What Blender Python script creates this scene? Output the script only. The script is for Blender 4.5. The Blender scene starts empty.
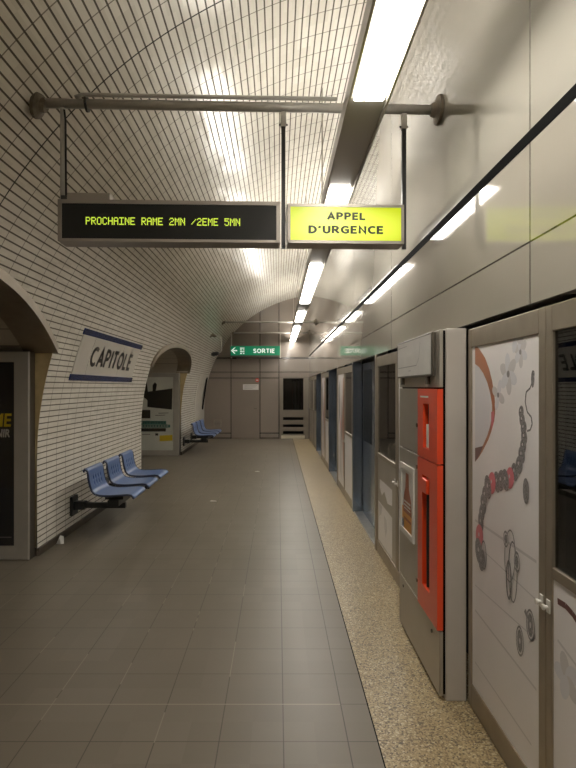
import bpy, math, random
from mathutils import Vector
random.seed(4)
sc = bpy.context.scene
COL = sc.collection

# ------------------------------------------------------------------ camera, world, exposure
EYE = 1.63
cam_d = bpy.data.cameras.new('camera')
cam = bpy.data.objects.new('camera', cam_d); COL.objects.link(cam)
cam.location = (0, 0, EYE); cam.rotation_euler = (math.pi/2, 0, 0)
cam_d.sensor_fit = 'VERTICAL'; cam_d.sensor_height = 36.0; cam_d.lens = 550/768*36.0
cam_d.shift_x = 10/768; cam_d.shift_y = 3/768
cam_d.clip_start = 0.02; cam_d.clip_end = 200
sc.camera = cam
w = bpy.data.worlds.new('world'); sc.world = w; w.use_nodes = True
w.node_tree.nodes['Background'].inputs['Color'].default_value = (0.5, 0.5, 0.55, 1)
w.node_tree.nodes['Background'].inputs['Strength'].default_value = 0.01
sc.view_settings.view_transform = 'Standard'; sc.view_settings.look = 'None'
sc.view_settings.gamma = 1.0; sc.view_settings.use_curve_mapping = False
sc.view_settings.exposure = 0.0
try:
    sc.cycles.use_denoising = True
    sc.cycles.max_bounces = 10; sc.cycles.diffuse_bounces = 6; sc.cycles.glossy_bounces = 5
    sc.cycles.sample_clamp_indirect = 6.0
except Exception:
    pass
TUBE_DOWN = 36.0          # brightness of the lamp diffusers
TUBE_UP = 30.0            # brightness of the open top of the lamp housing

# ------------------------------------------------------------------ materials
def new_mat(name):
    m = bpy.data.materials.new(name); m.use_nodes = True
    nt = m.node_tree
    return m, nt, nt.nodes['Principled BSDF']

def mat(name, col, rough=0.5, metal=0.0, emit=None, strength=0.0, noise=0.0, nscale=30.0, bump=0.0, spec=0.5, coat=0.0, stretch=None):
    m, nt, b = new_mat(name)
    b.inputs['Base Color'].default_value = (*col, 1)
    b.inputs['Roughness'].default_value = rough
    b.inputs['Metallic'].default_value = metal
    b.inputs['Specular IOR Level'].default_value = spec
    b.inputs['Coat Weight'].default_value = coat
    b.inputs['Coat Roughness'].default_value = 0.08
    if emit:
        b.inputs['Emission Color'].default_value = (*emit, 1)
        b.inputs['Emission Strength'].default_value = strength
    if noise or bump:
        g = nt.nodes.new('ShaderNodeNewGeometry')
        n = nt.nodes.new('ShaderNodeTexNoise'); n.inputs['Scale'].default_value = nscale; n.inputs['Detail'].default_value = 5
        if stretch:
            mp = nt.nodes.new('ShaderNodeMapping'); mp.inputs['Scale'].default_value = stretch
            nt.links.new(g.outputs['Position'], mp.inputs['Vector']); nt.links.new(mp.outputs['Vector'], n.inputs['Vector'])
        else:
            nt.links.new(g.outputs['Position'], n.inputs['Vector'])
        if noise:
            r = nt.nodes.new('ShaderNodeMapRange')
            r.inputs['From Min'].default_value = 0.25; r.inputs['From Max'].default_value = 0.75
            r.inputs['To Min'].default_value = 1-noise; r.inputs['To Max'].default_value = 1+noise
            nt.links.new(n.outputs['Fac'], r.inputs['Value'])
            mx = nt.nodes.new('ShaderNodeVectorMath'); mx.operation = 'SCALE'
            mx.inputs[0].default_value = col
            nt.links.new(r.outputs['Result'], mx.inputs['Scale'])
            nt.links.new(mx.outputs['Vector'], b.inputs['Base Color'])
        if bump:
            bp = nt.nodes.new('ShaderNodeBump'); bp.inputs['Strength'].default_value = bump; bp.inputs['Distance'].default_value = 0.01
            nt.links.new(n.outputs['Fac'], bp.inputs['Height']); nt.links.new(bp.outputs['Normal'], b.inputs['Normal'])
    return m

class NT:
    """tiny helper for math chains"""
    def __init__(s, nt): s.nt = nt
    def math(s, op, a, b=None, c=None):
        n = s.nt.nodes.new('ShaderNodeMath'); n.operation = op
        for i, v in enumerate((a, b, c)):
            if v is None: continue
            if isinstance(v, (int, float)): n.inputs[i].default_value = v
            else: s.nt.links.new(v, n.inputs[i])
        return n.outputs[0]
    def mix(s, f, a, b):
        n = s.nt.nodes.new('ShaderNodeMix'); n.data_type = 'RGBA'
        for i, v in ((0, f), (6, a), (7, b)):
            if isinstance(v, tuple): n.inputs[i].default_value = (*v, 1)
            elif isinstance(v, (int, float)): n.inputs[i].default_value = v
            else: s.nt.links.new(v, n.inputs[i])
        return n.outputs[2]
    def noise(s, vec, scale, detail=4):
        n = s.nt.nodes.new('ShaderNodeTexNoise'); n.inputs['Scale'].default_value = scale; n.inputs['Detail'].default_value = detail
        s.nt.links.new(vec, n.inputs['Vector']); return n.outputs['Fac']
    def white(s, x, y):
        c = s.nt.nodes.new('ShaderNodeCombineXYZ'); s.nt.links.new(x, c.inputs[0]); s.nt.links.new(y, c.inputs[1])
        n = s.nt.nodes.new('ShaderNodeTexWhiteNoise'); n.noise_dimensions = '2D'
        s.nt.links.new(c.outputs[0], n.inputs['Vector']); return n
    def pos(s):
        g = s.nt.nodes.new('ShaderNodeNewGeometry'); sp = s.nt.nodes.new('ShaderNodeSeparateXYZ')
        s.nt.links.new(g.outputs['Position'], sp.inputs[0])
        return g.outputs['Position'], sp.outputs[0], sp.outputs[1], sp.outputs[2]
    def line(s, v, pitch, off, wid):
        """1 on a joint of width wid repeated every pitch"""
        t = s.math('ADD', s.math('DIVIDE', s.math('SUBTRACT', v, off), pitch), 0.5)
        f = s.math('ABSOLUTE', s.math('SUBTRACT', s.math('FRACT', t), 0.5))
        return s.math('LESS_THAN', f, wid/pitch/2), s.math('FLOOR', t)
    def near(s, v, at, wid):
        return s.math('LESS_THAN', s.math('ABSOLUTE', s.math('SUBTRACT', v, at)), wid/2)

def tile_mat():
    m, nt, b = new_mat('glazed_wall_tile'); k = NT(nt)
    uv = nt.nodes.new('ShaderNodeUVMap'); uv.uv_map = 'UVMap'
    sp = nt.nodes.new('ShaderNodeSeparateXYZ'); nt.links.new(uv.outputs[0], sp.inputs[0])
    u, v = sp.outputs[0], sp.outputs[1]
    lh, iv = k.line(v, 0.058, 0.0, 0.0115)
    lv, iu = k.line(u, 0.247, 0.082, 0.009)
    wn = k.white(k.math('ADD', iu, 0.5), k.math('ADD', iv, 0.5))
    pos = k.pos()[0]
    dirt = k.noise(pos, 0.9, 5)
    base = k.mix(wn.outputs['Value'], (0.71, 0.675, 0.60), (0.80, 0.765, 0.69))
    base = k.mix(k.math('MULTIPLY', dirt, 0.25), base, (0.58, 0.52, 0.41))
    col = k.mix(lv, base, (0.24, 0.215, 0.18))
    col = k.mix(lh, col, (0.10, 0.083, 0.06))  # row joints painted darker than cross joints, for the shadow in them
    ex = k.near(u, 3.54, 0.012)
    col = k.mix(ex, col, (0.03, 0.025, 0.02))
    nt.links.new(col, b.inputs['Base Color'])
    gr = k.math('MAXIMUM', lh, lv)
    nt.links.new(k.math('ADD', k.math('MULTIPLY', gr, 0.5), 0.19), b.inputs['Roughness'])
    # every tile is set at a slightly different angle
    g = nt.nodes.new('ShaderNodeNewGeometry')
    sub = nt.nodes.new('ShaderNodeVectorMath'); sub.operation = 'SUBTRACT'; sub.inputs[1].default_value = (0.5, 0.5, 0.5)
    nt.links.new(wn.outputs['Color'], sub.inputs[0])
    scl = nt.nodes.new('ShaderNodeVectorMath'); scl.operation = 'SCALE'; scl.inputs['Scale'].default_value = 0.03
    nt.links.new(sub.outputs[0], scl.inputs[0])
    ad = nt.nodes.new('ShaderNodeVectorMath'); nt.links.new(g.outputs['Normal'], ad.inputs[0]); nt.links.new(scl.outputs[0], ad.inputs[1])
    nm = nt.nodes.new('ShaderNodeVectorMath'); nm.operation = 'NORMALIZE'; nt.links.new(ad.outputs[0], nm.inputs[0])
    nt.links.new(nm.outputs[0], b.inputs['Normal'])
    return m

def floor_mat():
    m, nt, b = new_mat('floor_tile'); k = NT(nt)
    pos, x, y, z = k.pos()
    lx, ix = k.line(x, 0.2965, 0.0253, 0.0055)
    ly, iy = k.line(y, 0.2985, 2.528, 0.0045)
    wn = k.white(k.math('ADD', ix, 0.5), k.math('ADD', iy, 0.5))
    base = k.mix(wn.outputs['Value'], (0.160, 0.137, 0.105), (0.182, 0.157, 0.122))
    sm = k.noise(pos, 1.3, 6)
    base = k.mix(k.math('MULTIPLY', sm, 0.35), base, (0.108, 0.088, 0.062))
    spk = k.noise(pos, 260, 2)
    base = k.mix(k.math('MULTIPLY', spk, 0.22), base, (0.10, 0.085, 0.068))
    jn = k.noise(pos, 2.1, 2)
    jc = k.mix(k.math('GREATER_THAN', jn, 0.55), (0.06, 0.048, 0.035), (0.24, 0.21, 0.165))
    right = k.math('GREATER_THAN', x, -0.1)
    jc = k.mix(right, jc, (0.035, 0.028, 0.02))
    col = k.mix(k.math('MULTIPLY', ly, 0.85), base, (0.045, 0.036, 0.026))
    col = k.mix(k.math('MULTIPLY', lx, 0.8), col, jc)
    lt = k.math('MULTIPLY', k.near(y, 2.826, 0.006), k.math('LESS_THAN', x, 0.32))
    col = k.mix(lt, col, (0.27, 0.235, 0.185))
    nt.links.new(col, b.inputs['Base Color'])
    b.inputs['Roughness'].default_value = 0.37
    b.inputs['Specular IOR Level'].default_value = 0.3
    bp = nt.nodes.new('ShaderNodeBump'); bp.inputs['Strength'].default_value = 0.03; bp.inputs['Distance'].default_value = 0.01
    nt.links.new(spk, bp.inputs['Height']); nt.links.new(bp.outputs[0], b.inputs['Normal'])
    return m

def terrazzo_mat():
    m, nt, b = new_mat('pebble_terrazzo'); k = NT(nt)
    pos, x, y, z = k.pos()
    vo = nt.nodes.new('ShaderNodeTexVoronoi'); vo.inputs['Scale'].default_value = 130
    nt.links.new(pos, vo.inputs['Vector'])
    sep = nt.nodes.new('ShaderNodeSeparateColor'); nt.links.new(vo.outputs['Color'], sep.inputs[0])
    cr = nt.nodes.new('ShaderNodeValToRGB'); e = cr.color_ramp
    e.interpolation = 'CONSTANT'
    e.elements[0].position = 0; e.elements[0].color = (0.085, 0.06, 0.035, 1)
    e.elements[1].position = 0.10; e.elements[1].color = (0.29, 0.215, 0.11, 1)
    for p, c in ((0.42, (0.38, 0.295, 0.165)), (0.70, (0.20, 0.145, 0.075)), (0.84, (0.52, 0.44, 0.29)), (0.94, (0.12, 0.085, 0.05))):
        q = e.elements.new(p); q.color = (*c, 1)
    nt.links.new(sep.outputs[0], cr.inputs[0])
    big = k.noise(pos, 3.0, 4)
    col = k.mix(k.math('MULTIPLY', big, 0.2), cr.outputs[0], (0.22, 0.17, 0.10))
    col = k.mix(k.math('MULTIPLY', k.line(y, 0.93, 0.68, 0.006)[0], 0.6), col, (0.10, 0.075, 0.05))
    nt.links.new(col, b.inputs['Base Color'])
    b.inputs['Roughness'].default_value = 0.33
    return m

def panel_mat(name, col, rough, ys=None, xs=(), zs=(), wid=0.008, metal=0.0, coat=0.0, wide=()):
    m, nt, b = new_mat(name); k = NT(nt)
    pos, x, y, z = k.pos()
    f = None
    L = []
    if ys: L.append(k.line(y, ys[0], ys[1], wid)[0])
    L += [k.near(x, v, wid) for v in xs] + [k.near(z, v, wid) for v in zs] + [k.near(z, v, d) for v, d in wide]
    for l in L: f = l if f is None else k.math('MAXIMUM', f, l)
    n = k.noise(pos, 1.6, 4)
    base = k.mix(n, tuple(c*0.92 for c in col), tuple(c*1.06 for c in col))
    c = k.mix(f, base, (0.02, 0.016, 0.012)) if f is not None else base
    nt.links.new(c, b.inputs['Base Color'])
    b.inputs['Roughness'].default_value = rough; b.inputs['Metallic'].default_value = metal
    b.inputs['Coat Weight'].default_value = coat; b.inputs['Coat Roughness'].default_value = 0.05
    bp = nt.nodes.new('ShaderNodeBump'); bp.inputs['Strength'].default_value = 0.02; bp.inputs['Distance'].default_value = 0.02
    nt.links.new(n, bp.inputs['Height']); nt.links.new(bp.outputs[0], b.inputs['Normal'])
    return m

def glass_mat(name, tint=(0.30, 0.32, 0.32)):
    m = bpy.data.materials.new(name); m.use_nodes = True; nt = m.node_tree; nt.nodes.clear()
    out = nt.nodes.new('ShaderNodeOutputMaterial')
    mx = nt.nodes.new('ShaderNodeMixShader'); fr = nt.nodes.new('ShaderNodeFresnel'); gg = nt.nodes.new('ShaderNodeNewGeometry'); mr = nt.nodes.new('ShaderNodeMapRange'); mr.inputs['To Min'].default_value = 1.5; mr.inputs['To Max'].default_value = 1/1.5
    nt.links.new(gg.outputs['Backfacing'], mr.inputs['Value']); nt.links.new(mr.outputs[0], fr.inputs['IOR'])
    tr = nt.nodes.new('ShaderNodeBsdfTransparent'); tr.inputs['Color'].default_value = (*tint, 1)
    gl = nt.nodes.new('ShaderNodeBsdfGlossy'); gl.inputs['Roughness'].default_value = 0.02
    gl.inputs['Color'].default_value = (0.9, 0.9, 0.9, 1)
    nt.links.new(fr.outputs[0], mx.inputs[0]); nt.links.new(tr.outputs[0], mx.inputs[1]); nt.links.new(gl.outputs[0], mx.inputs[2])
    nt.links.new(mx.outputs[0], out.inputs[0])
    return m

M = {}
M['tile'] = tile_mat()
M['floor'] = floor_mat()
M['terrazzo'] = terrazzo_mat()
M['upper'] = panel_mat('upper_wall_panel', (0.31, 0.29, 0.25), 0.06, ys=(2.61, 2.139), coat=0.2)
M['fascia'] = panel_mat('fascia_panel', (0.33, 0.30, 0.255), 0.05, ys=(2.61, 2.139), zs=(2.195,), coat=0.1)
M['endwall'] = panel_mat('end_wall_panel', (0.235, 0.197, 0.165), 0.22, xs=(-1.478, -0.566, 0.03), zs=(1.913, 2.10), wid=0.024, wide=((2.54, 0.05), (0.18, 0.03)), coat=0.3)
M['door_beige'] = panel_mat('beige_metal_door', (0.22, 0.183, 0.152), 0.25)
M['backwall'] = panel_mat('back_wall_panel', (0.36, 0.31, 0.25), 0.4)
M['black'] = mat('black_joint', (0.003, 0.003, 0.003), 0.9, spec=0.05)
M['dark'] = mat('dark_concrete', (0.045, 0.045, 0.05), 0.8, noise=0.3, nscale=4)
M['skirting'] = mat('dark_skirting', (0.075, 0.058, 0.042), 0.45, noise=0.3, nscale=9)
M['niche_tile'] = panel_mat('niche_lining', (0.48, 0.43, 0.35), 0.4, ys=(0.30, 0.1), wid=0.012)
M['case_metal'] = mat('poster_case_metal', (0.42, 0.395, 0.35), 0.35, 0.25, noise=0.05, nscale=8)
M['gate_metal'] = mat('gate_brown_steel', (0.22, 0.19, 0.155), 0.38, 0.5)
M['cream'] = mat('yellowed_cream_paint', (0.50, 0.39, 0.20), 0.5, noise=0.2, nscale=8)
M['trim_metal'] = mat('bronzed_metal_trim', (0.27, 0.225, 0.165), 0.36, 0.4, noise=0.15, nscale=6)
M['steel'] = mat('brushed_steel', (0.42, 0.385, 0.33), 0.34, 0.85, noise=0.08, nscale=12, stretch=(1, 1, 14))
M['frame_steel'] = mat('frame_metal', (0.36, 0.31, 0.245), 0.42, 0.75, noise=0.08, nscale=9)
M['silver'] = mat('satin_silver_panel', (0.43, 0.395, 0.34), 0.38, 0.7, noise=0.05, nscale=5)
M['end_metal'] = mat('painted_cabinet_side', (0.46, 0.425, 0.38), 0.45, 0.25, noise=0.05, nscale=5)
M['blue_sheen'] = mat('steel_painted_blue_sheen', (0.27, 0.33, 0.43), 0.14, 0.92, noise=0.1, nscale=5, stretch=(1, 1, 0.4))  # blue reflection on the steel is put into the base colour
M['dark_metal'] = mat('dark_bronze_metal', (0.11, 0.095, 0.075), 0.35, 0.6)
M['housing'] = mat('lamp_housing_metal', (0.34, 0.315, 0.28), 0.3, 0.35)
M['pipe'] = mat('grey_painted_pipe', (0.45, 0.43, 0.39), 0.38, 0.1, noise=0.08, nscale=14)
M['flange'] = mat('tarnished_flange', (0.16, 0.135, 0.10), 0.4, 0.6, noise=0.2, nscale=30)
M['rod'] = mat('black_rod', (0.02, 0.02, 0.02), 0.45)
M['board_body'] = mat('board_frame_metal', (0.30, 0.27, 0.235), 0.4, 0.6)
M['board_face'] = mat('dark_display_face', (0.018, 0.018, 0.017), 0.25, spec=0.25)
M['led'] = mat('lit_led', (0.2, 0.25, 0.02), 0.5, emit=(0.62, 0.80, 0.06), strength=1.15)
M['lamp'] = mat('lit_diffuser', (0.9, 0.9, 0.9), 0.5, emit=(1.0, 0.955, 0.87), strength=TUBE_DOWN)
M['lamp_up'] = mat('lit_upper_diffuser', (0.9, 0.9, 0.9), 0.5, emit=(1.0, 0.95, 0.86), strength=TUBE_UP)
def sign_mat():
    m, nt, b = new_mat('lit_yellow_face'); k = NT(nt)
    b.inputs['Base Color'].default_value = (0.25, 0.27, 0.005, 1); b.inputs['Roughness'].default_value = 0.3
    pos, x, y, z = k.pos()
    # a lamp tube behind the middle of the acrylic: brighter core, greener ends
    d = k.math('SQRT', k.math('ADD', k.math('POWER', k.math('DIVIDE', k.math('SUBTRACT', x, 0.40), 0.34), 2.0), k.math('POWER', k.math('DIVIDE', k.math('SUBTRACT', z, 2.57), 0.115), 2.0)))
    t = nt.nodes.new('ShaderNodeMapRange'); t.inputs['From Min'].default_value = 0.15; t.inputs['From Max'].default_value = 1.25
    nt.links.new(d, t.inputs['Value'])
    nt.links.new(k.mix(t.outputs[0], (0.95, 1.0, 0.14), (0.40, 0.50, 0.0)), b.inputs['Emission Color'])
    b.inputs['Emission Strength'].default_value = 1.05
    return m
M['yellow'] = sign_mat()
M['sign_ink'] = mat('sign_lettering', (0.015, 0.02, 0.003), 0.5, emit=(0.10, 0.13, 0.0), strength=0.12)
M['green'] = mat('exit_sign_green', (0.0, 0.17, 0.085), 0.4, emit=(0.0, 0.30, 0.13), strength=0.35)
M['exit_white'] = mat('exit_sign_white', (0.8, 0.85, 0.8), 0.4, emit=(0.85, 1.0, 0.9), strength=0.55)
M['seat_blue'] = mat('blue_grey_seat_plastic', (0.095, 0.155, 0.32), 0.33, noise=0.06, nscale=20)
M['seat_edge'] = mat('seat_edge_navy', (0.03, 0.04, 0.075), 0.4)
M['bench_metal'] = mat('bench_black_metal', (0.03, 0.031, 0.03), 0.45, 0.3)
M['navy'] = panel_mat('navy_tile_band', (0.028, 0.04, 0.115), 0.25, ys=(0.085, 0.0), wid=0.004)
M['name_white'] = panel_mat('pale_name_tile', (0.62, 0.585, 0.52), 0.25, ys=(1.2, 0.3), wid=0.004)
M['name_ink'] = mat('name_lettering', (0.022, 0.02, 0.02), 0.35)
M['glass'] = glass_mat('smoked_door_glass')
M['glass_clear'] = glass_mat('clear_cover', (0.97, 0.97, 0.96))
M['red'] = mat('emergency_red', (0.70, 0.06, 0.014), 0.35, noise=0.04, nscale=8, coat=0.2)
M['red_dark'] = mat('hose_dark_red', (0.10, 0.02, 0.015), 0.5)
M['paper'] = mat('white_paper', (0.62, 0.60, 0.57), 0.5, noise=0.04, nscale=10)
M['ad_white'] = mat('advert_white', (0.74, 0.705, 0.70), 0.28, noise=0.03, nscale=3)
M['ad_shade'] = mat('advert_pale_grey', (0.56, 0.53, 0.53), 0.28)
M['ad_grey'] = mat('advert_line_grey', (0.24, 0.225, 0.225), 0.28)
M['ad_skin'] = mat('advert_copper', (0.42, 0.17, 0.09), 0.28)
M['ad_brown'] = mat('advert_dark_brown', (0.13, 0.05, 0.045), 0.28)
M['ad_silver'] = mat('advert_silver', (0.19, 0.18, 0.18), 0.28, noise=0.9, nscale=120)
M['ad_pink'] = mat('advert_pink', (0.62, 0.16, 0.19), 0.28)
M['ad_petal'] = mat('advert_petal', (0.62, 0.61, 0.64), 0.28)
M['poster_dark'] = mat('dark_poster_paper', (0.026, 0.027, 0.033), 0.3)
M['poster_yellow'] = mat('poster_yellow', (0.75, 0.55, 0.03), 0.4)
M['poster_pale'] = mat('pale_poster_paper', (0.68, 0.69, 0.64), 0.3, noise=0.06, nscale=3)
M['poster_teal'] = mat('poster_teal', (0.10, 0.30, 0.26), 0.4)
M['poster_black'] = mat('poster_black', (0.018, 0.018, 0.02), 0.4)
M['bottle'] = mat('sticker_orange_brown', (0.28, 0.065, 0.015), 0.4)
M['amber'] = mat('sticker_amber', (0.60, 0.27, 0.03), 0.4)
M['camera_black'] = mat('camera_black', (0.015, 0.015, 0.016), 0.3)
M['grille'] = mat('vent_grille', (0.26, 0.22, 0.18), 0.5, 0.3)
M['red_print'] = mat('red_print', (0.5, 0.05, 0.03), 0.5)
M['kick'] = mat('bright_kick_plate', (0.62, 0.57, 0.47), 0.3, 0.8)
M['sill'] = mat('worn_sill_metal', (0.42, 0.39, 0.34), 0.3, 0.85, noise=0.2, nscale=10)
M['white_plastic'] = mat('white_plastic', (0.6, 0.58, 0.54), 0.35)

# ------------------------------------------------------------------ mesh helpers
W = {}
class MB:
    def __init__(s, tf=None):
        s.v, s.f, s.m, s.uv = [], [], [], {}
        s.tf = tf
    def add(s, pts, faces, m=0):
        n = len(s.v)
        s.v += [s.tf(Vector(p)) if s.tf else Vector(p) for p in pts]
        for f in faces:
            s.f.append([n+i for i in f]); s.m.append(m)
        return s
    def box(s, x0, x1, y0, y1, z0, z1, m=0):
        p = [(x0,y0,z0),(x1,y0,z0),(x1,y1,z0),(x0,y1,z0),(x0,y0,z1),(x1,y0,z1),(x1,y1,z1),(x0,y1,z1)]
        return s.add(p, [(0,3,2,1),(4,5,6,7),(0,1,5,4),(1,2,6,5),(2,3,7,6),(3,0,4,7)], m)
    def path(s, pts, r, m=0, n=12, caps=True):
        pts = [Vector(p) for p in pts]; rings = []
        for i, p in enumerate(pts):
            d = (pts[min(i+1, len(pts)-1)] - pts[max(i-1, 0)]).normalized()
            ref = Vector((0,0,1)) if abs(d.z) < 0.9 else Vector((0,1,0))
            a = d.cross(ref).normalized(); b = d.cross(a).normalized()
            rr = r[i] if isinstance(r, (list, tuple)) else r
            rings.append([p + a*rr*math.cos(2*math.pi*k/n) + b*rr*math.sin(2*math.pi*k/n) for k in range(n)])
        vv = [q for R in rings for q in R]; ff = []
        for i in range(len(pts)-1):
            for k in range(n):
                a0, a1 = i*n+k, i*n+(k+1) % n
                ff.append((a0, a1, a1+n, a0+n))
        if caps: ff += [tuple(range(n-1, -1, -1)), tuple(range((len(pts)-1)*n, len(pts)*n))]
        return s.add(vv, ff, m)
    def poly(s, pts, m=0): return s.add(pts, [tuple(range(len(pts)))], m)
    def prism(s, pts, vec, m=0):
        n = len(pts); v2 = [Vector(p) for p in pts] + [Vector(p)+Vector(vec) for p in pts]
        ff = [tuple(range(n-1, -1, -1)), tuple(range(n, 2*n))] + [(i, (i+1) % n, n+(i+1) % n, n+i) for i in range(n)]
        return s.add(v2, ff, m)
    def lathe(s, c, axis, prof, m=0, n=20):
        """prof: (radius, distance along axis)"""
        d = Vector(axis).normalized(); ref = Vector((0,0,1)) if abs(d.z) < 0.9 else Vector((0,1,0))
        a = d.cross(ref).normalized(); b = d.cross(a); c = Vector(c)
        vv = [c + d*h + (a*math.cos(2*math.pi*k/n) + b*math.sin(2*math.pi*k/n))*max(r, 1e-4) for r, h in prof for k in range(n)]
        ff = [(i*n+k, i*n+(k+1) % n, (i+1)*n+(k+1) % n, (i+1)*n+k) for i in range(len(prof)-1) for k in range(n)]
        return s.add(vv, ff, m)
    def build(s, name, mats, parent=None, bevel=0.0, smooth=False, uvs=None, kind=None, label=None, solid=0.0):
        if not isinstance(mats, (list, tuple)): mats = [mats]
        lo = Vector([min(v[i] for v in s.v) for i in range(3)]); hi = Vector([max(v[i] for v in s.v) for i in range(3)])
        c = (lo+hi)/2
        if parent is None: c.z = lo.z
        me = bpy.data.meshes.new(name)
        me.from_pydata([v-c for v in s.v], [], s.f)
        for q in mats: me.materials.append(q)
        me.polygons.foreach_set('material_index', s.m)
        if uvs:
            l = me.uv_layers.new(name='UVMap')
            for lp in me.loops: l.data[lp.index].uv = uvs[lp.vertex_index]
        if smooth: me.polygons.foreach_set('use_smooth', [True]*len(me.polygons))
        me.update()
        o = bpy.data.objects.new(name, me); COL.objects.link(o)
        W[o.name] = c
        if parent is not None:
            o.parent = parent; o.location = c - W[parent.name]
        else: o.location = c
        if solid:
            sd = o.modifiers.new('solid', 'SOLIDIFY'); sd.thickness = solid; sd.offset = 0
        if bevel:
            bv = o.modifiers.new('bevel', 'BEVEL'); bv.width = bevel; bv.segments = 2; bv.limit_method = 'ANGLE'
        if smooth and bevel == 0: pass
        if kind: o['kind'] = kind
        if label: o['label'] = label
        return o
def tag(o, label, cat, group=None, kind=None):
    o['label'] = label; o['category'] = cat
    if group: o['group'] = group
    if kind: o['kind'] = kind
    return o
def thing(name, loc, label, cat, group=None):
    o = bpy.data.objects.new(name, None); COL.objects.link(o); o.empty_display_size = 0.1
    o.location = loc; W[o.name] = Vector(loc)
    return tag(o, label, cat, group)
def struct(mb, name, mats, **k): return mb.build(name, mats, kind='structure', **k)

_tc = {}
def text_into(mb, txt, fn, m=0, bold=0.02, spacing=1.0, thick=0.003, fat=0.0):
    """lay the word out in a unit box; fn(u, v, d) puts it in the place (d = raised height)"""
    cu = bpy.data.curves.new('letters', 'FONT'); cu.body = txt; cu.size = 1.0; cu.offset = bold; cu.extrude = 0.5
    cu.resolution_u = 4; cu.space_character = spacing
    ob = bpy.data.objects.new('letters', cu); COL.objects.link(ob)
    dg = bpy.context.evaluated_depsgraph_get(); dg.update()
    me = bpy.data.meshes.new_from_object(ob.evaluated_get(dg))
    vs = [v.co.copy() for v in me.vertices]; fs = [tuple(p.vertices) for p in me.polygons]
    x0, x1 = min(v.x for v in vs), max(v.x for v in vs); y0, y1 = min(v.y for v in vs), max(v.y for v in vs)
    for q in ((-fat, -fat/3, fat/3, fat) if fat else (0.0,)):
        mb.add([fn((v.x+q-x0+fat)/(x1-x0+2*fat), (v.y-y0)/(y1-y0), (v.z+0.5)*thick) for v in vs], fs, m)
    bpy.data.objects.remove(ob); bpy.data.curves.remove(cu); bpy.data.meshes.remove(me)

def _arc(cx, cy, rx, ry, a0, a1, n=14):
    return [(cx+rx*math.cos(math.radians(a0+(a1-a0)*k/n)), cy+ry*math.sin(math.radians(a0+(a1-a0)*k/n))) for k in range(n+1)]
# bold sans capitals: (advance, strokes in a box of height 1)
GLYPH = {
 'A': (.74, [[(.0, 0), (.37, 1), (.74, 0)], [(.13, .31), (.61, .31)]]),
 'P': (.58, [[(0, 0), (0, 1), (.28, 1)]+_arc(.28, .73, .28, .27, 90, -90)+[(0, .46)]]),
 'E': (.50, [[(.5, 1), (0, 1), (0, 0), (.5, 0)], [(0, .52), (.44, .52)]]),
 'L': (.48, [[(0, 1), (0, 0), (.48, 0)]]),
 'D': (.68, [[(0, 0), (0, 1), (.22, 1)]+_arc(.22, .5, .46, .5, 90, -90)+[(0, 0)]]),
 "'": (.10, [[(.06, .98), (.0, .80)]]),
 'U': (.62, [[(0, 1), (0, .32)]+_arc(.31, .32, .31, .32, 180, 360)+[(.62, 1)]]),
 'R': (.62, [[(0, 0), (0, 1), (.28, 1)]+_arc(.28, .74, .27, .26, 90, -90)+[(0, .48)], [(.26, .48), (.62, 0)]]),
 'G': (.70, [_arc(.42, .5, .42, .5, 52, 295)+[(.68, .10), (.68, .47), (.44, .47)]]),
 'N': (.64, [[(0, 0), (0, 1), (.64, 0), (.64, 1)]]),
 'C': (.62, [_arc(.42, .5, .42, .5, 58, 302)]),
 'S': (.52, [[(.49, .90)]+_arc(.27, .74, .25, .26, 60, 200)+[(.16, .57), (.38, .46)]+_arc(.27, .26, .26, .26, 30, -130)+[(.02, .10)]]),
 'O': (.80, [_arc(.40, .5, .40, .5, 0, 360, 28)]),
 'T': (.58, [[(0, 1), (.58, 1)], [(.29, 1), (.29, 0)]]),
 'I': (.0, [[(0, 0), (0, 1)]]),
}
def strokes_into(mb, txt, fn, m=0, wd=0.19, gap=0.30, thick=0.001):
    """bold capitals fitted into a box; fn(u, v, d)"""
    X = 0.0; segs = []
    for ch in txt:
        adv, st = GLYPH[ch]
        for pl in st: segs.append([(X+x, y) for x, y in pl])
        X += adv+gap
    W_ = X-gap; h = wd/2
    U = lambda x, y, d: fn((x+h)/(W_+wd), (y*(1-wd)+h), d)
    lvl = 0
    for pl in segs:
        P = [Vector(p) for p in pl]
        P = [p for i, p in enumerate(P) if i == 0 or (p-P[i-1]).length > 1e-5]; n = len(P); closed = (P[0]-P[-1]).length < 1e-4
        L, R = [], []
        for i in range(n):
            d0 = (P[i]-P[i-1]).normalized() if i > 0 else ((P[-1]-P[-2]).normalized() if closed else None)
            d1 = (P[i+1]-P[i]).normalized() if i < n-1 else ((P[1]-P[0]).normalized() if closed else None)
            d0 = d0 or d1; d1 = d1 or d0
            n0, n1 = Vector((-d0.y, d0.x)), Vector((-d1.y, d1.x)); t = n0+n1
            t = t.normalized() if t.length > 0.2 else n1
            k = h/max(0.42, t.dot(n1))
            e = Vector((0, 0))
            if not closed and i == 0: e = -d1*h*0.6
            if not closed and i == n-1: e = d0*h*0.6
            L.append(P[i]+t*k+e); R.append(P[i]-t*k+e)
        lvl += 1
        mb.add([U(p.x, p.y, thick+lvl*1e-5) for p in L]+[U(p.x, p.y, thick+lvl*1e-5) for p in R], [(i, n+i, n+i+1, i+1) for i in range(n-1)], m)

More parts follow.
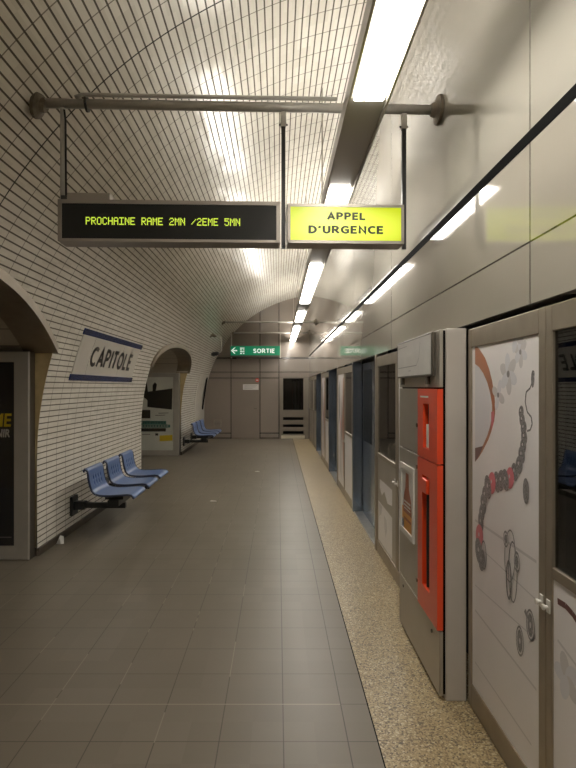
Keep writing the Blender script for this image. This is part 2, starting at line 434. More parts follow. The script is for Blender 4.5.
# ------------------------------------------------------------------ the tunnel section
CX, CZ, RV = 1.2575, 0.9242, 3.5793
XR = 0.98                     # face of the platform screen doors and of the right wall
YB, YE = -4.5, 17.3           # back and end walls
def vpos(s, off=0.0):
    """point of the vault at arc length s from the floor; off = distance inwards"""
    if s <= CZ: return Vector((CX-RV+off, 0, s))
    t = (s-CZ)/RV
    return Vector((CX-(RV-off)*math.cos(t), 0, CZ+(RV-off)*math.sin(t)))
def s_of_z(z): return z if z <= CZ else CZ+RV*math.asin(min(1, (z-CZ)/RV))
def vp(s, y, off=0.0):
    p = vpos(s, off); return Vector((p.x, y, p.z))
S_TOP = CZ+RV*math.acos((CX-XR)/RV)
S_MID = s_of_z(2.95)
X0 = CX-RV
PASS = [(1.5, 5.3), (9.34, 13.17)]
SPRING, RISE = 1.97, 0.46
def arch(u, i=1):
    if i == 0: return SPRING+(RISE+0.01)*max(0.0, 1-u*u)
    return SPRING+RISE*(max(0.0, 1-abs(u)**2.2))**(1/2.2)

def vault_patch(mb, uvs, ycols, s0, s1, n):
    """ycols: list of (y, s_start or None)"""
    base = len(mb.v)
    for y, st in ycols:
        a = s0 if st is None else st
        for i in range(n+1):
            s = a+(s1-a)*i/n
            mb.v.append(vp(s, y)); uvs.append((y, s))
    for c in range(len(ycols)-1):
        for i in range(n):
            a = base+c*(n+1)+i
            mb.f.append([a, a+n+1, a+n+2, a+1]); mb.m.append(0)
mb, uvs = MB(), []
edges = [YB, PASS[0][0], PASS[0][1], PASS[1][0], PASS[1][1], YE]
for i in range(5):
    a, b_ = edges[i], edges[i+1]
    if i % 2 == 0:
        vault_patch(mb, uvs, [(a+(b_-a)*k/4, None) for k in range(5)], 0.0, S_MID, 30)
    else:
        cols = []
        for k in range(41):
            u = math.sin((k/40-0.5)*math.pi)
            cols.append(((a+b_)/2+u*(b_-a)/2, s_of_z(arch(u, i//2))))
        vault_patch(mb, uvs, cols, 0.0, S_MID, 12)
struct(mb, 'wall_left', M['tile'], uvs=uvs, smooth=True)
mb, uvs = MB(), []
vault_patch(mb, uvs, [(YB+(YE-YB)*k/10, None) for k in range(11)], S_MID, S_TOP+0.05, 40)
struct(mb, 'ceiling', M['tile'], uvs=uvs, smooth=True)

# floors
struct(MB().box(-5.3, 0.4595, YB, YE, -0.1, 0.0), 'floor', M['floor'])
struct(MB().box(0.4595, 1.16, YB, YE+0.1, -0.1, -0.0005), 'floor_edge', M['terrazzo'])
struct(MB().box(0.4565, 0.4625, YB, YE, -0.02, 0.0006), 'trim_joint', M['black'])
# skirting under the tiles
for i, (a, b_) in enumerate(((YB, 1.5), (5.3, 9.34), (13.17, YE))):
    struct(MB().box(X0-0.03, X0+0.02, a+0.002, b_-0.002, 0.0, 0.075), 'baseboard_left', M['skirting'], bevel=0.006)
# right wall over the doors
struct(MB().box(XR, XR+0.2, YB, YE, 2.628, 4.6), 'wall_right', M['upper'])
struct(MB().box(XR-0.002, XR+0.2, YB, YE, 2.58, 2.628), 'trim_shadow_gap', M['black'])
struct(MB().box(XR, XR+0.2, YB, YE, 1.953, 2.58), 'wall_right_fascia', M['fascia'])
# end wall following the vault, open behind the gate
pts = [(X0-0.05, YE, 0)] + [(vp(S_TOP*k/60, YE, -0.05).x, YE, vp(S_TOP*k/60, YE, -0.05).z) for k in range(6, 61)] + [(1.2, YE, 4.6), (1.2, YE, 1.93), (0.03, YE, 1.93), (0.03, YE, 0)]
struct(MB().prism(pts, (0, 0.1, 0)), 'wall_end', M['endwall'])
pts = [(X0-0.05, YE-0.004, 0), (X0-0.05, YE-0.004, 0.05), (0.03, YE-0.004, 0.05), (0.03, YE-0.004, 0)]
struct(MB().box(X0+0.02, -1.49, YE-0.012, YE, 0, 0.05).box(-0.55, 0.03, YE-0.012, YE, 0, 0.05), 'baseboard_end', M['skirting'])
struct(MB().box(-5.3, 1.2, YB-0.1, YB, 0, 4.7), 'wall_back', M['backwall'])
# the track side: dark tunnel behind the screen doors
struct(MB().box(3.9, 4.0, YB, YE+5, -1.2, 4.7), 'wall_track', M['dark'])
struct(MB().box(1.16, 4.0, YB, YE+5, -1.3, -1.2).box(0.0, 1.16, YE+0.1, YE+5, -1.3, -1.2), 'floor_track', M['dark'])
struct(MB().box(1.18, 4.0, YB, YE+5, 2.9, 3.0), 'ceiling_track', M['dark'])
struct(MB().box(-0.6, 4.0, YE+5, YE+5.1, -1.2, 3.0).box(-0.6, -0.5, YE+0.12, YE+5, -1.2, 3.0).box(-0.6, 1.18, YE+0.12, YE+5, 2.9, 3.0), 'wall_tunnel', M['dark'])
struct(MB().box(1.16, 4.0, YB-0.1, YB, -1.2, 3.0), 'wall_track_back', M['dark'])

# side passages: lining, side walls, rim
for i, (a, b_) in enumerate(PASS):
    yc, hw = (a+b_)/2, (b_-a)/2
    mbl = MB(); n = 24
    rowsA = []
    for k in range(n+1):
        u = math.sin((k/n-0.5)*math.pi); z = arch(u, i); x = vp(s_of_z(z), 0).x
        rowsA.append(((x-0.002, yc+u*hw, z), (-5.2, yc+u*hw, z)))
    v = [p for r in rowsA for p in r]
    mbl.add(v, [(2*k, 2*k+1, 2*k+3, 2*k+2) for k in range(n)])
    struct(mbl, 'ceiling_passage', M['niche_tile'], smooth=True)
    for y, dy in ((a, -0.06), (b_, 0.06)):
        pl = [(vp(s_of_z(z), 0).x-0.004-0.03*max(0, 1-z/1.3), y, z) for z in [SPRING*j/14 for j in range(15)]]
        pts = pl + [(-5.2, y, SPRING), (-5.2, y, 0)]
        struct(MB().prism(pts, (0, dy, 0)), 'wall_passage', M['cream'])
    struct(MB().box(-5.3, -5.2, a-0.06, b_+0.06, 0, 2.6), 'wall_passage_back', M['niche_tile'])
    # metal hood round the arch
    mbr = MB(); R = []
    N = 48
    for k in range(N+1):
        u = math.sin((k/N-0.5)*math.pi); z = arch(u, i); y = yc+u*hw
        s = s_of_z(z)
        du = 0.075
        # outward direction of the opening outline, in (y, s)
        u2 = max(-1, min(1, u+0.01)); u1 = max(-1, min(1, u-0.01))
        ty, tz = (u2-u1)*hw, s_of_z(arch(u2, i))-s_of_z(arch(u1, i))
        L = math.hypot(ty, tz); ny, nz = -tz/L, ty/L
        so, yo = s+nz*du, y+ny*du*0.6
        ins = vp(s, y, 0.05)
        R.append([vp(so, yo, -0.01), vp(so, yo, 0.025), ins, Vector((vp(s, y).x-0.28, y, z-0.012)), Vector((vp(s, y).x-0.28, y, z+0.03))])
    vv = [p for r in R for p in r]; q = 5
    mbr.add(vv, [(k*q+j, (k+1)*q+j, (k+1)*q+j+1, k*q+j+1) for k in range(N) for j in range(q-1)])
    struct(mbr, 'trim_arch', M['trim_metal'], smooth=False)

# ------------------------------------------------------------------ lamps over the platform
LX0, LX1, LZ = 0.350, 0.556, 3.057
FIX = thing('ceiling_light', ((LX0+LX1)/2, 7, 3.05), 'long suspended strip light running the whole platform above the screen doors', 'light')
hs = MB()
hs.box(LX0, LX0+0.012, YB, YE, LZ, 3.15).box(LX1-0.012, LX1, YB, YE, LZ, 3.15)
hs.box(LX0+0.012, LX1-0.012, YB, YE, 3.075, 3.10)
hs.build('housing', M['housing'], FIX)
SEGS = [(-4.0, -1.2), (0.9, 2.745), (3.985, 5.33), (6.51, 9.42), (10.57, 12.06), (13.2, 15.9), (16.6, 17.2)]  # first segment is unseen behind the camera, added for its light
for a, b_ in SEGS:
    MB().box(LX0+0.03, LX1-0.03, a, b_, LZ+0.002, 3.073).build('diffuser', M['lamp'], FIX)
    MB().box(LX0+0.02, LX1-0.02, a, b_, 3.102, 3.118).build('upper_diffuser', M['lamp_up'], FIX)
for y in (1.9, 5.1, 8.0, 11.2, 14.6):
    x = 0.41
    zt = CZ+math.sqrt(RV**2-(CX-x)**2)
    MB().path([(x, y, 3.10), (x, y, zt)], 0.006, n=8).build('suspension_rod', M['steel'], FIX)

# ------------------------------------------------------------------ hanging gantries with signs
ANG = 0.034
def tf_g(p):
    c, s = math.cos(ANG), math.sin(ANG)
    x, y = p.x-XR, p.y-3.327
    return Vector((XR+x*c-y*s, 3.327+x*s+y*c, p.z))
def flange(c, axis, r=0.085):
    return [(0.0, 0.0), (r, 0.0), (r*1.03, 0.008), (r, 0.02), (r*0.72, 0.026), (0.045, 0.034), (0.036, 0.06), (0.0, 0.06)]
PZ = 3.305
def gantry(y, label, tf=None, conduit=False, r=0.028):
    g = thing('hanger_pipe', (-0.2, y, PZ), label, 'pipe', 'horizontal pipes spanning the platform under the vault')
    p = vp(s_of_z(PZ), y); xl = p.x
    MB(tf).path([(xl+0.02, y, PZ), (XR-0.001, y, PZ)], r, n=20).build('pipe', M['pipe'], g, smooth=True)
    nrm = Vector((CX-xl, 0, CZ-PZ)).normalized()
    MB(tf).lathe((xl-0.01, y, PZ), (nrm+Vector((1.2, 0, 0))), flange(0, 0)).build('flange', M['flange'], g, smooth=False)
    MB(tf).lathe((XR, y, PZ), (-1, 0, 0), flange(0, 0)).build('flange', M['flange'], g)
    if conduit:
        c = MB(tf)
        c.path([(-1.19, y-0.035, PZ+0.02), (-1.15, y-0.036, PZ+0.035), (-1.05, y-0.036, PZ+0.036), (0.35, y-0.036, PZ+0.036)], 0.012, n=10)
        c.build('cable_conduit', M['pipe'], g, smooth=True)
        for x in (-1.13,): MB(tf).lathe((x-0.008, y, PZ), (1, 0, 0), [(0.03, 0), (0.046, 0), (0.046, 0.012), (0.03, 0.012)]).build('cable_tie', M['rod'], g)
    return g
gantry(3.327, 'grey pipe across the platform holding the display board and the yellow sign', tf_g, True)
gantry(14.2, 'bare thin pipe spanning under the vault in front of the green exit sign', r=0.022)
gantry(17.0, 'farthest pipe by the end wall, the green exit sign hanging from it', r=0.022)

# display board
YF, YK = 3.255, 3.395          # front and back of both boxes (before turning with the pipe)
BX0, BX1, BZ0, BZ1 = -1.277, 0.010, 2.475, 2.716
brd = thing('display_board', tf_g(Vector((-0.64, 3.32, BZ0))), 'long dark electronic board with yellow dot letters hanging from the pipe', 'display board')
h = MB(tf_g); fr = 0.022
h.box(BX0, BX1, YF+0.012, YK, BZ0, BZ1).box(BX0, BX1, YF, YF+0.012, BZ0, BZ0+fr*0.7).box(BX0, BX1, YF, YF+0.012, BZ1-fr, BZ1)
h.box(BX0, BX0+fr, YF, YF+0.012, BZ0, BZ1).box(BX1-fr, BX1, YF, YF+0.012, BZ0, BZ1)
h.build('housing', M['board_body'], brd)
scr = MB(tf_g).box(BX0+fr, BX1-fr, YF+0.005, YF+0.0118, BZ0+fr*0.7, BZ1-fr).build('screen', M['board_face'], brd)
FONT = {'P':'11110 10001 10001 11110 10000 10000 10000','R':'11110 10001 10001 11110 10100 10010 10001','O':'01110 10001 10001 10001 10001 10001 01110',
'C':'01110 10001 10000 10000 10000 10001 01110','H':'10001 10001 10001 11111 10001 10001 10001','A':'01110 10001 10001 11111 10001 10001 10001',
'I':'11111 00100 00100 00100 00100 00100 11111','N':'10001 11001 10101 10101 10011 10001 10001','E':'11111 10000 10000 11110 10000 10000 11111',
'M':'10001 11011 10101 10101 10001 10001 10001','2':'01110 10001 00001 00110 01000 10000 11111','5':'11111 10000 11110 00001 00001 10001 01110',
'/':'00000 00001 00010 00100 01000 10000 00000',' ':'00000 '*7}
x0, pz, px_ = -1.118, 0.0063, 0.00535
ci = 0
for word in 'PROCHAINE RAME 2MN /2EME 5MN'.split(' '):
    led = MB(tf_g)
    for ch in word:
        for r, row in enumerate(FONT[ch].split()):
            for c, v in enumerate(row):
                if v == '1':
                    X = x0+(ci*6+c)*px_; Z = 2.610-r*pz
                    led.add([(X, YF+0.004, Z), (X+px_*0.92, YF+0.004, Z), (X+px_*0.92, YF+0.004, Z+pz*0.92), (X, YF+0.004, Z+pz*0.92)], [(0, 1, 2, 3)])
        ci += 1
    ci += 1
    led.build('dot_lettering', M['led'], scr)
MB(tf_g).box(-1.235, -0.985, YF+0.03, YK-0.02, BZ1, BZ1+0.05).build('cable_box', M['board_body'], brd, bevel=0.004)
t = MB(tf_g); t.path([(-1.272, 3.327, BZ1), (-1.272, 3.327, PZ-0.029)], 0.016, n=14); t.build('hanger_tube', M['pipe'], brd, smooth=True)
MB(tf_g).path([(-1.251, 3.32, BZ1), (-1.251, 3.31, 3.20), (-1.250, 3.285, 3.25)], 0.006, n=8).build('feed_cable', M['rod'], brd, smooth=True)
MB(tf_g).box(-1.277, -1.242, 3.305, 3.350, BZ1, BZ1+0.04).build('hanger_socket', M['rod'], brd)

# emergency call sign
SX0, SX1, SZ0, SZ1 = 0.053, 0.742, 2.475, 2.706
sgn = thing('emergency_sign', tf_g(Vector((0.4, 3.32, SZ0))), 'lit yellow box sign hanging from the pipe by two black rods', 'sign')
h = MB(tf_g); fr = 0.017
h.box(SX0, SX1, YF+0.012, YK, SZ0, SZ1).box(SX0, SX1, YF, YF+0.012, SZ0, SZ0+fr).box(SX0, SX1, YF, YF+0.012, SZ1-fr, SZ1)
h.box(SX0, SX0+fr, YF, YF+0.012, SZ0, SZ1).box(SX1-fr, SX1, YF, YF+0.012, SZ0, SZ1)
h.build('housing', M['board_body'], sgn)
face = MB(tf_g).box(SX0+fr, SX1-fr, YF+0.004, YF+0.0118, SZ0+fr, SZ1-fr).build('sign_face', M['yellow'], sgn)
def on_board(xa, xb, za, zb):
    return lambda u, v, d: (xa+(xb-xa)*u, YF+0.0038-d, za+(zb-za)*v)
for txt, box_ in (('APPEL', (0.286, 0.514, 2.611, 2.660)), ("D'URGENCE", (0.176, 0.620, 2.530, 2.582))):
    tx = MB(tf_g); strokes_into(tx, txt, on_board(*box_), wd=0.29, gap=0.42)
    tx.build('lettering', M['sign_ink'], face)
for x in (0.0315, 0.759):
    MB(tf_g).box(x-0.012, x+0.012, 3.315, 3.339, 2.46, 3.215).build('hanger_rod', M['rod'], sgn)
    MB(tf_g).box(x-0.017, x+0.017, 3.309, 3.345, 3.185, PZ-0.029).build('rod_clamp', M['pipe'], sgn, bevel=0.003)
    MB(tf_g).path([(x-0.026, 3.327, 3.20), (x+0.026, 3.327, 3.20)], 0.006, n=8).build('clamp_bolt', M['rod'], sgn)

# exit sign
ex = thing('exit_sign', (-0.68, 16.9, 2.55), 'small green exit sign with white letters and arrow near the end wall', 'sign')
MB().box(-1.44, 0.05, 16.84, 16.94, 2.55, 2.565).box(-1.44, 0.05, 16.86, 16.94, 2.565, 2.88).build('housing', M['dark_metal'], ex)
gf = MB().box(-1.27, 0.06, 16.84, 16.86, 2.60, 2.885).build('sign_face', M['green'], ex)
MB().box(-1.27, 0.03, 16.846, 16.95, 2.50, 2.55).build('light_box', M['rod'], ex)
MB().box(-1.45, -1.27, 16.842, 16.86, 2.60, 2.88).build('pictogram_panel', M['green'], ex)
y = 16.838
tx = MB(); strokes_into(tx, 'SORTIE', lambda u, v, d: (-0.76+0.66*u, y-d, 2.665+0.145*v), wd=0.23, gap=0.36)
tx.build('lettering', M['exit_white'], gf)
ar = MB()
ar.poly([(-1.44, y, 2.745), (-1.34, y, 2.84), (-1.30, y, 2.84), (-1.375, y, 2.765), (-1.25, y, 2.765), (-1.25, y, 2.725), (-1.375, y, 2.725), (-1.30, y, 2.65), (-1.34, y, 2.65)][::-1])
for k in range(4):
    z = 2.64+k*0.055
    ar.poly([(-1.16, y, z), (-1.10+0.02*(k % 2), y, z), (-1.10+0.02*(k % 2), y, z+0.03), (-1.16, y, z+0.03)])
    ar.poly([(-1.07, y, z), (-1.03, y, z), (-1.03, y, z+0.03), (-1.07, y, z+0.03)])
ar.build('arrow', M['exit_white'], gf)
for x in (-1.43, 0.075): MB().box(x-0.018, x+0.018, 16.88, 16.915, 2.52, PZ-0.03).build('hanger_post', M['steel'] if x > 0 else M['pipe'], ex)

# ------------------------------------------------------------------ station name on the vault
NY0, NY1 = 5.87, 8.36
SN0, SN1 = s_of_z(1.706), s_of_z(2.262)
nm = thing('station_name_sign', vp(SN0, 7.1), 'white tiled station name panel between two navy bands on the curved wall', 'sign')
def curved(name, mat_, parent, y0, y1, s0, s1, off, n=12):
    b = MB(); v = []
    for i in range(n+1):
        s = s0+(s1-s0)*i/n
        v += [vp(s, y0, off), vp(s, y1, off), vp(s, y0, -0.01), vp(s, y1, -0.01)]
    f = []
    for i in range(n):
        a = 4*i
        f += [(a, a+1, a+5, a+4), (a+2, a, a+4, a+6), (a+1, a+3, a+7, a+5)]
    f += [(0, 2, 3, 1), (4*n, 4*n+1, 4*n+3, 4*n+2)]
    b.add(v, f)
    return b.build(name, mat_, parent, smooth=False)
curved('name_panel', M['name_white'], nm, NY0+0.03, NY1-0.03, SN0+0.068, SN1-0.068, 0.010)
curved('navy_band', M['navy'], nm, NY0, NY1, SN0, SN0+0.068, 0.012, 3)
curved('navy_band', M['navy'], nm, NY0, NY1, SN1-0.068, SN1, 0.012, 3)
tx = MB(); sa, sb = s_of_z(1.862), s_of_z(2.112)
strokes_into(tx, 'CAPITOLE', lambda u, v, d: vp(sa+(sb-sa)*v, 6.32+1.72*u, 0.0125+d), wd=0.24, gap=0.37)
tx.build('lettering', M['name_ink'], nm)

# ------------------------------------------------------------------ poster cases in the passages
def poster_case(y, label, paper):
    t = thing('poster_case', (-3.1, y-0.06, 0.0), label, 'poster')
    xa, xb, za, zb, d, fw = -3.98, X0-0.018, 0.0, 1.965, 0.13, 0.145
    f = MB(); yf, yb = y-d, y-0.004
    o = [(xa, za), (xb, za), (xb, zb), (xa, zb)]; i_ = [(xa+fw, za+0.13), (xb-fw, za+0.13), (xb-fw, zb-0.10), (xa+fw, zb-0.10)]
    v = [(p[0], yb, p[1]) for p in o] + [(p[0], yf+0.012, p[1]) for p in o] + [(p[0]+(0.01 if p[0] == xa else -0.01), yf, min(zb-0.01, max(0.01, p[1]))) for p in o] + [(p[0], yf+0.006, p[1]) for p in i_] + [(p[0], yf+0.035, p[1]) for p in i_]
    fc = []
    for r in range(4):
        for k in range(4): fc.append((4*r+k, 4*r+(k+1) % 4, 4*(r+1)+(k+1) % 4, 4*(r+1)+k))
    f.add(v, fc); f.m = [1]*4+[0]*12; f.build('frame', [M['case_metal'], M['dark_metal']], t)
    ps = MB().box(xa+fw, xb-fw, yf+0.03, yf+0.05, za+0.13, zb-0.10).build('poster', paper, t)
    MB().box(xa+fw, xb-fw, yf+0.012, yf+0.016, za+0.13, zb-0.10).build('glazing', M['glass_clear'], t)
    return t, ps, (xa+fw, xb-fw, yf+0.0295, za+0.13, zb-0.10)
pc, ps, (xa, xb, yy, za, zb) = poster_case(5.3, 'large metal poster case by the near passage with a dark poster', M['poster_dark'])
def flat(ya):
    return lambda x0, x1, z0, z1: (lambda u, v, d: (x0+(x1-x0)*u, ya-d, z0+(z1-z0)*v))
F = flat(yy)
def slant(f, k): return lambda u, v, d: f(u+k*(v-0.5), v, d)
for txt, box_, m_, bo in (('ME', (-2.70, -2.522, 1.255, 1.38), 'poster_yellow', 0.025), ('NIR', (-2.66, -2.53, 1.155, 1.232), 'paper', 0.03)):
    tx = MB(); text_into(tx, txt, slant(F(*box_), 0.06), bold=bo, thick=0.001); tx.build('poster_lettering', M[m_], ps)
MB().box(-2.66, -2.52, yy-0.001, yy, 0.205, 0.214).build('small_print', M['ad_grey'], ps)
MB().box(-2.72, -2.51, yy-0.001, yy, 1.775, 1.81).build('header_print', M['dark'], ps)
pc, ps, (xa, xb, yy, za, zb) = poster_case(13.17, 'pale poster with teal and yellow blocks in the far passage case', M['poster_pale'])
def pq(b, cr, m):
    """polygon given in poster units: 0..1 across the visible half, 0..1 downwards"""
    x0, x1 = -3.27, xb
    b.poly([(x0+(x1-x0)*u, yy-0.001, zb-(zb-za)*v) for u, v in cr][::-1], m)
art = MB()
pq(art, [(.22, .20), (.97, .155), (.95, .445), (.21, .41)], 0)
pq(art, [(.05, .06), (.19, .05), (.24, .25), (.22, .32), (.06, .26)], 0)
pq(art, [(.37, .11), (.44, .07), (.50, .10), (.46, .20), (.37, .22)], 0)
pq(art, [(-.6, .45), (.30, .45), (.30, .565), (-.6, .565)], 0)
pq(art, [(-.6, .60), (.78, .60), (.78, .645), (-.6, .645)], 1)
pq(art, [(-.6, .65), (.90, .65), (.90, .69), (-.6, .69)], 1)
pq(art, [(-.6, .70), (.77, .70), (.77, .745), (-.6, .745)], 0)
pq(art, [(.58, .80), (.97, .79), (.97, .87), (.58, .88)], 2)
pq(art, [(.05, .78), (.30, .78), (.30, .79), (.05, .79)], 3); pq(art, [(.45, .77), (.54, .77), (.54, .80), (.45, .80)], 0)
pq(art, [(.55, .49), (.85, .485), (.85, .495), (.55, .50)], 3); pq(art, [(.45, .52), (.75, .515), (.75, .525), (.45, .53)], 3)
for k in range(9): pq(art, [(.02+.08*k, .609), (.07+.08*k, .609), (.07+.08*k, .636), (.02+.08*k, .636)], 4)
for k in range(10): pq(art, [(.02+.085*k, .658), (.08+.085*k, .658), (.08+.085*k, .682), (.02+.085*k, .682)], 4)
art.build('poster_print', [M['poster_black'], M['poster_teal'], M['poster_yellow'], M['ad_grey'], M['poster_pale']], ps)

# ------------------------------------------------------------------ benches
def seat_profile():
    P = [(-2.085, .715), (-2.088, .735), (-2.075, .748), (-2.055, .745), (-2.045, .725), (-2.038, .68), (-2.03, .62), (-2.015, .56), (-1.995, .51), (-1.965, .478), (-1.92, .464), (-1.85, .458), (-1.77, .460), (-1.69, .466), (-1.62, .470), (-1.575, .466), (-1.55, .45), (-1.545, .43)]
    out = [P[0]]
    for a, b_ in zip(P, P[1:]):
        m = max(1, int(math.hypot(a[0]-b_[0], a[1]-b_[1])/0.018))
        out += [(a[0]+(b_[0]-a[0])*k/m, a[1]+(b_[1]-a[1])*k/m) for k in range(1, m+1)]
    return out
def make_bench(y0, label):
    """y0: near side of the first seat"""
    t = thing('bench', (-1.9, y0+0.9, 0.0), label, 'bench', 'three seat platform benches along the tiled wall')
    wy = y0+0.32
    a = MB(); a.box(X0+0.15, -1.72, wy-0.03, wy+0.03, 0.265, 0.325); a.build('bracket_arm', M['bench_metal'], t, bevel=0.006)
    MB().box(X0+0.0, X0+0.03, wy-0.09, wy+0.09, 0.19, 0.40).box(X0+0.03, X0+0.15, wy-0.045, wy+0.045, 0.25, 0.34).build('wall_plate', M['bench_metal'], t, bevel=0.004)
    wy2 = y0+1.48
    MB().box(X0+0.15, -1.72, wy2-0.03, wy2+0.03, 0.265, 0.325).build('bracket_arm', M['bench_metal'], t, bevel=0.006)
    MB().box(X0+0.0, X0+0.03, wy2-0.09, wy2+0.09, 0.19, 0.40).box(X0+0.03, X0+0.15, wy2-0.045, wy2+0.045, 0.25, 0.34).build('wall_plate', M['bench_metal'], t, bevel=0.004)
    MB().box(-1.86, -1.74, y0+0.1, y0+1.75, 0.325, 0.395).build('beam', M['bench_metal'], t, bevel=0.008)
    prof = seat_profile(); ns = 25; wd = 0.50
    for k in range(3):
        ys = y0+0.66*k
        b = MB(); v = [(x, ys+wd*j/ns, z) for x, z in prof for j in range(ns+1)]; f = []
        for i in range(len(prof)-1):
            x, z = prof[i]
            hole_row = (0.565 < z < 0.70 and x < -1.98)
            for j in range(ns):
                if hole_row and j % 4 == 2 and 3 < j < 22 and i % 3 != 0: continue
                q = i*(ns+1)+j
                f.append((q, q+1, q+ns+2, q+ns+1))
        b.add(v, f)
        s = b.build('seat', M['seat_blue'], t, smooth=True, solid=0.014)
        for yy_ in (ys, ys+wd):
            e = MB(); e.path([(x, yy_, z) for x, z in prof[::2]+[prof[-1]]], 0.012, n=8)
            e.build('seat_edge', M['seat_edge'], s, smooth=True)
        MB().box(-1.90, -1.70, ys+0.14, ys+0.36, 0.395, 0.452).build('seat_mount', M['bench_metal'], t)
    return t
make_bench(5.9, 'nearest bench of three blue seats, in front of the station name')
make_bench(13.2, 'distant bench of three blue seats just beyond the far passage')

# ------------------------------------------------------------------ service panel with a long oval window, camera
sp = curved('door_2', M['name_white'], None, 15.35, 17.22, 0.08, s_of_z(1.98), 0.015)
sp['kind'] = 'structure'
b = MB(); pts = []
for k in range(24):
    a = 2*math.pi*k/24
    yy_ = 16.78+0.14*math.cos(a); s = s_of_z(1.44)+0.10*math.sin(a)+(0.40 if math.sin(a) > 0 else -0.40)
    pts.append((yy_, s))
b.add([vp(s, y_, 0.017) for y_, s in pts]+[vp(s, y_, 0.03) for y_, s in pts], [tuple(range(47, 23, -1))]+[(k, (k+1) % 24, 24+(k+1) % 24, 24+k) for k in range(24)])
b.build('oval_slot', M['black'], sp)

cc = thing('security_camera', (-1.62, 14.0, 2.45), 'small black camera on a bent pipe from the vault near the end wall', 'camera')
cs = vp(s_of_z(2.96), 14.0)
MB().lathe(cs, (1, 0, -0.4), [(0.0, -0.02), (0.085, -0.02), (0.085, 0.0), (0.05, 0.03), (0.02, 0.13), (0.0, 0.13)]).build('wall_flange', M['flange'], cc)
MB().path([cs+Vector((0.05, 0, -0.02)), (-1.52, 14.0, 2.94), (-1.47, 14.0, 2.92), (-1.44, 14.0, 2.87), (-1.44, 14.0, 2.56), (-1.46, 14.0, 2.52), (-1.52, 14.0, 2.50)], 0.016, n=10).build('bent_pipe', M['pipe'], cc, smooth=True)
MB().lathe((-1.62, 14.0, 2.47), (1, -0.25, 0.15), [(0.0, -0.07), (0.045, -0.07), (0.055, -0.02), (0.05, 0.06), (0.03, 0.12), (0, 0.12)]).build('camera_body', M['camera_black'], cc, smooth=True)

# ------------------------------------------------------------------ platform screen doors
def door_leaf(y0, y1, label, style, handle_at=None, x=XR):
    """hinged leaf of the screen wall between depths y0 < y1"""
    t = thing('door_leaf', (x+0.03, (y0+y1)/2, 0.0), label, 'door', 'emergency door leaves of the platform screen')
    st = 0.055; H = 1.925
    zt, zb = H-0.095, 0.125
    f = MB()
    f.box(x, x+0.05, y0, y0+st, 0.005, H).box(x, x+0.05, y1-st*0.8, y1, 0.005, H)
    f.box(x, x+0.05, y0+st, y1-st*0.8, zt, H).box(x, x+0.05, y0+st, y1-st*0.8, 0.005, zb)
    if style != 'advert': f.box(x, x+0.05, y0+st, y1-st*0.8, 0.945, 0.985)
    f.build('frame', M['frame_steel'], t, bevel=0.003)
    a, b_ = y0+st, y1-st*0.8
    if style == 'advert':
        p = MB().box(x+0.006, x+0.03, a, b_, zb, zt).build('advert_panel', M['ad_white'], t)
    else:
        p = MB().box(x+0.012, x+0.018, a, b_, 0.985, zt).build('glass', M['glass'], t)
        pm = M['ad_white'] if style == 'glass_white' else M['silver']
        p = MB().box(x+0.006, x+0.03, a, b_, zb, 0.945).build('lower_panel', pm, t)
    if handle_at is not None:
        h_ = MB(); z = 0.835
        h_.box(x-0.006, x, handle_at-0.012, handle_at+0.012, z-0.022, z+0.026)
        h_.path([(x-0.006, handle_at, z), (x-0.018, handle_at, z)], 0.007, n=10).path([(x-0.018, handle_at, z), (x-0.026, handle_at, z)], [0.012, 0.010], n=14)
        h_.build('latch', M['white_plastic'], t, bevel=0.002)
    return t, p
XA = XR+0.0055
def on_plane(px, py):
    """where the sight line of the art drawing meets the advert's own plane"""
    y_ = 550*XR/(px-278); return (y_, EYE-(py-387)/550*y_)
class Art(MB):
    lvl = 0
    def pp(s, pts, m, d=0.0):
        s.lvl += 1
        s.poly([(XA-0.00002*s.lvl, y_, z) for y_, z in pts], m)
    def px(s, pts, m): s.pp([on_plane(*p) for p in pts], m)
    def blob(s, c, ry, rz, m, rot=0.0, n=16):
        y_, z = c
        s.pp([(y_+ry*math.cos(t)*math.cos(rot)-rz*math.sin(t)*math.sin(rot), z+ry*math.cos(t)*math.sin(rot)+rz*math.sin(t)*math.cos(rot)) for t in [2*math.pi*k/n for k in range(n)]], m)
    def ring(s, c, ry, rz, w_, m, rot=0.0, n=24):
        y_, z = c; s.lvl += 1; v = []
        for k in range(n):
            t = 2*math.pi*k/n
            for q in (0, w_):
                a, b_ = (ry-q)*math.cos(t), (rz-q)*math.sin(t)
                v.append((XA-0.00002*s.lvl, y_+a*math.cos(rot)-b_*math.sin(rot), z+a*math.sin(rot)+b_*math.cos(rot)))
        s.add(v, [(2*k, 2*k+1, 2*((k+1) % n)+1, 2*((k+1) % n)) for k in range(n)], m)
    def stroke(s, pts, w_, m):
        P = [on_plane(*p) for p in pts]
        for a, b_ in zip(P, P[1:]):
            d = Vector((b_[0]-a[0], b_[1]-a[1])); L = d.length or 1; nx, nz = -d.y/L*w_/2, d.x/L*w_/2
            s.pp([(a[0]+nx, a[1]+nz), (b_[0]+nx, b_[1]+nz), (b_[0]-nx, b_[1]-nz), (a[0]-nx, a[1]-nz)], m)

AD = [M['ad_white'], M['ad_shade'], M['ad_grey'], M['ad_skin'], M['ad_brown'], M['ad_silver'], M['ad_pink'], M['ad_petal']]
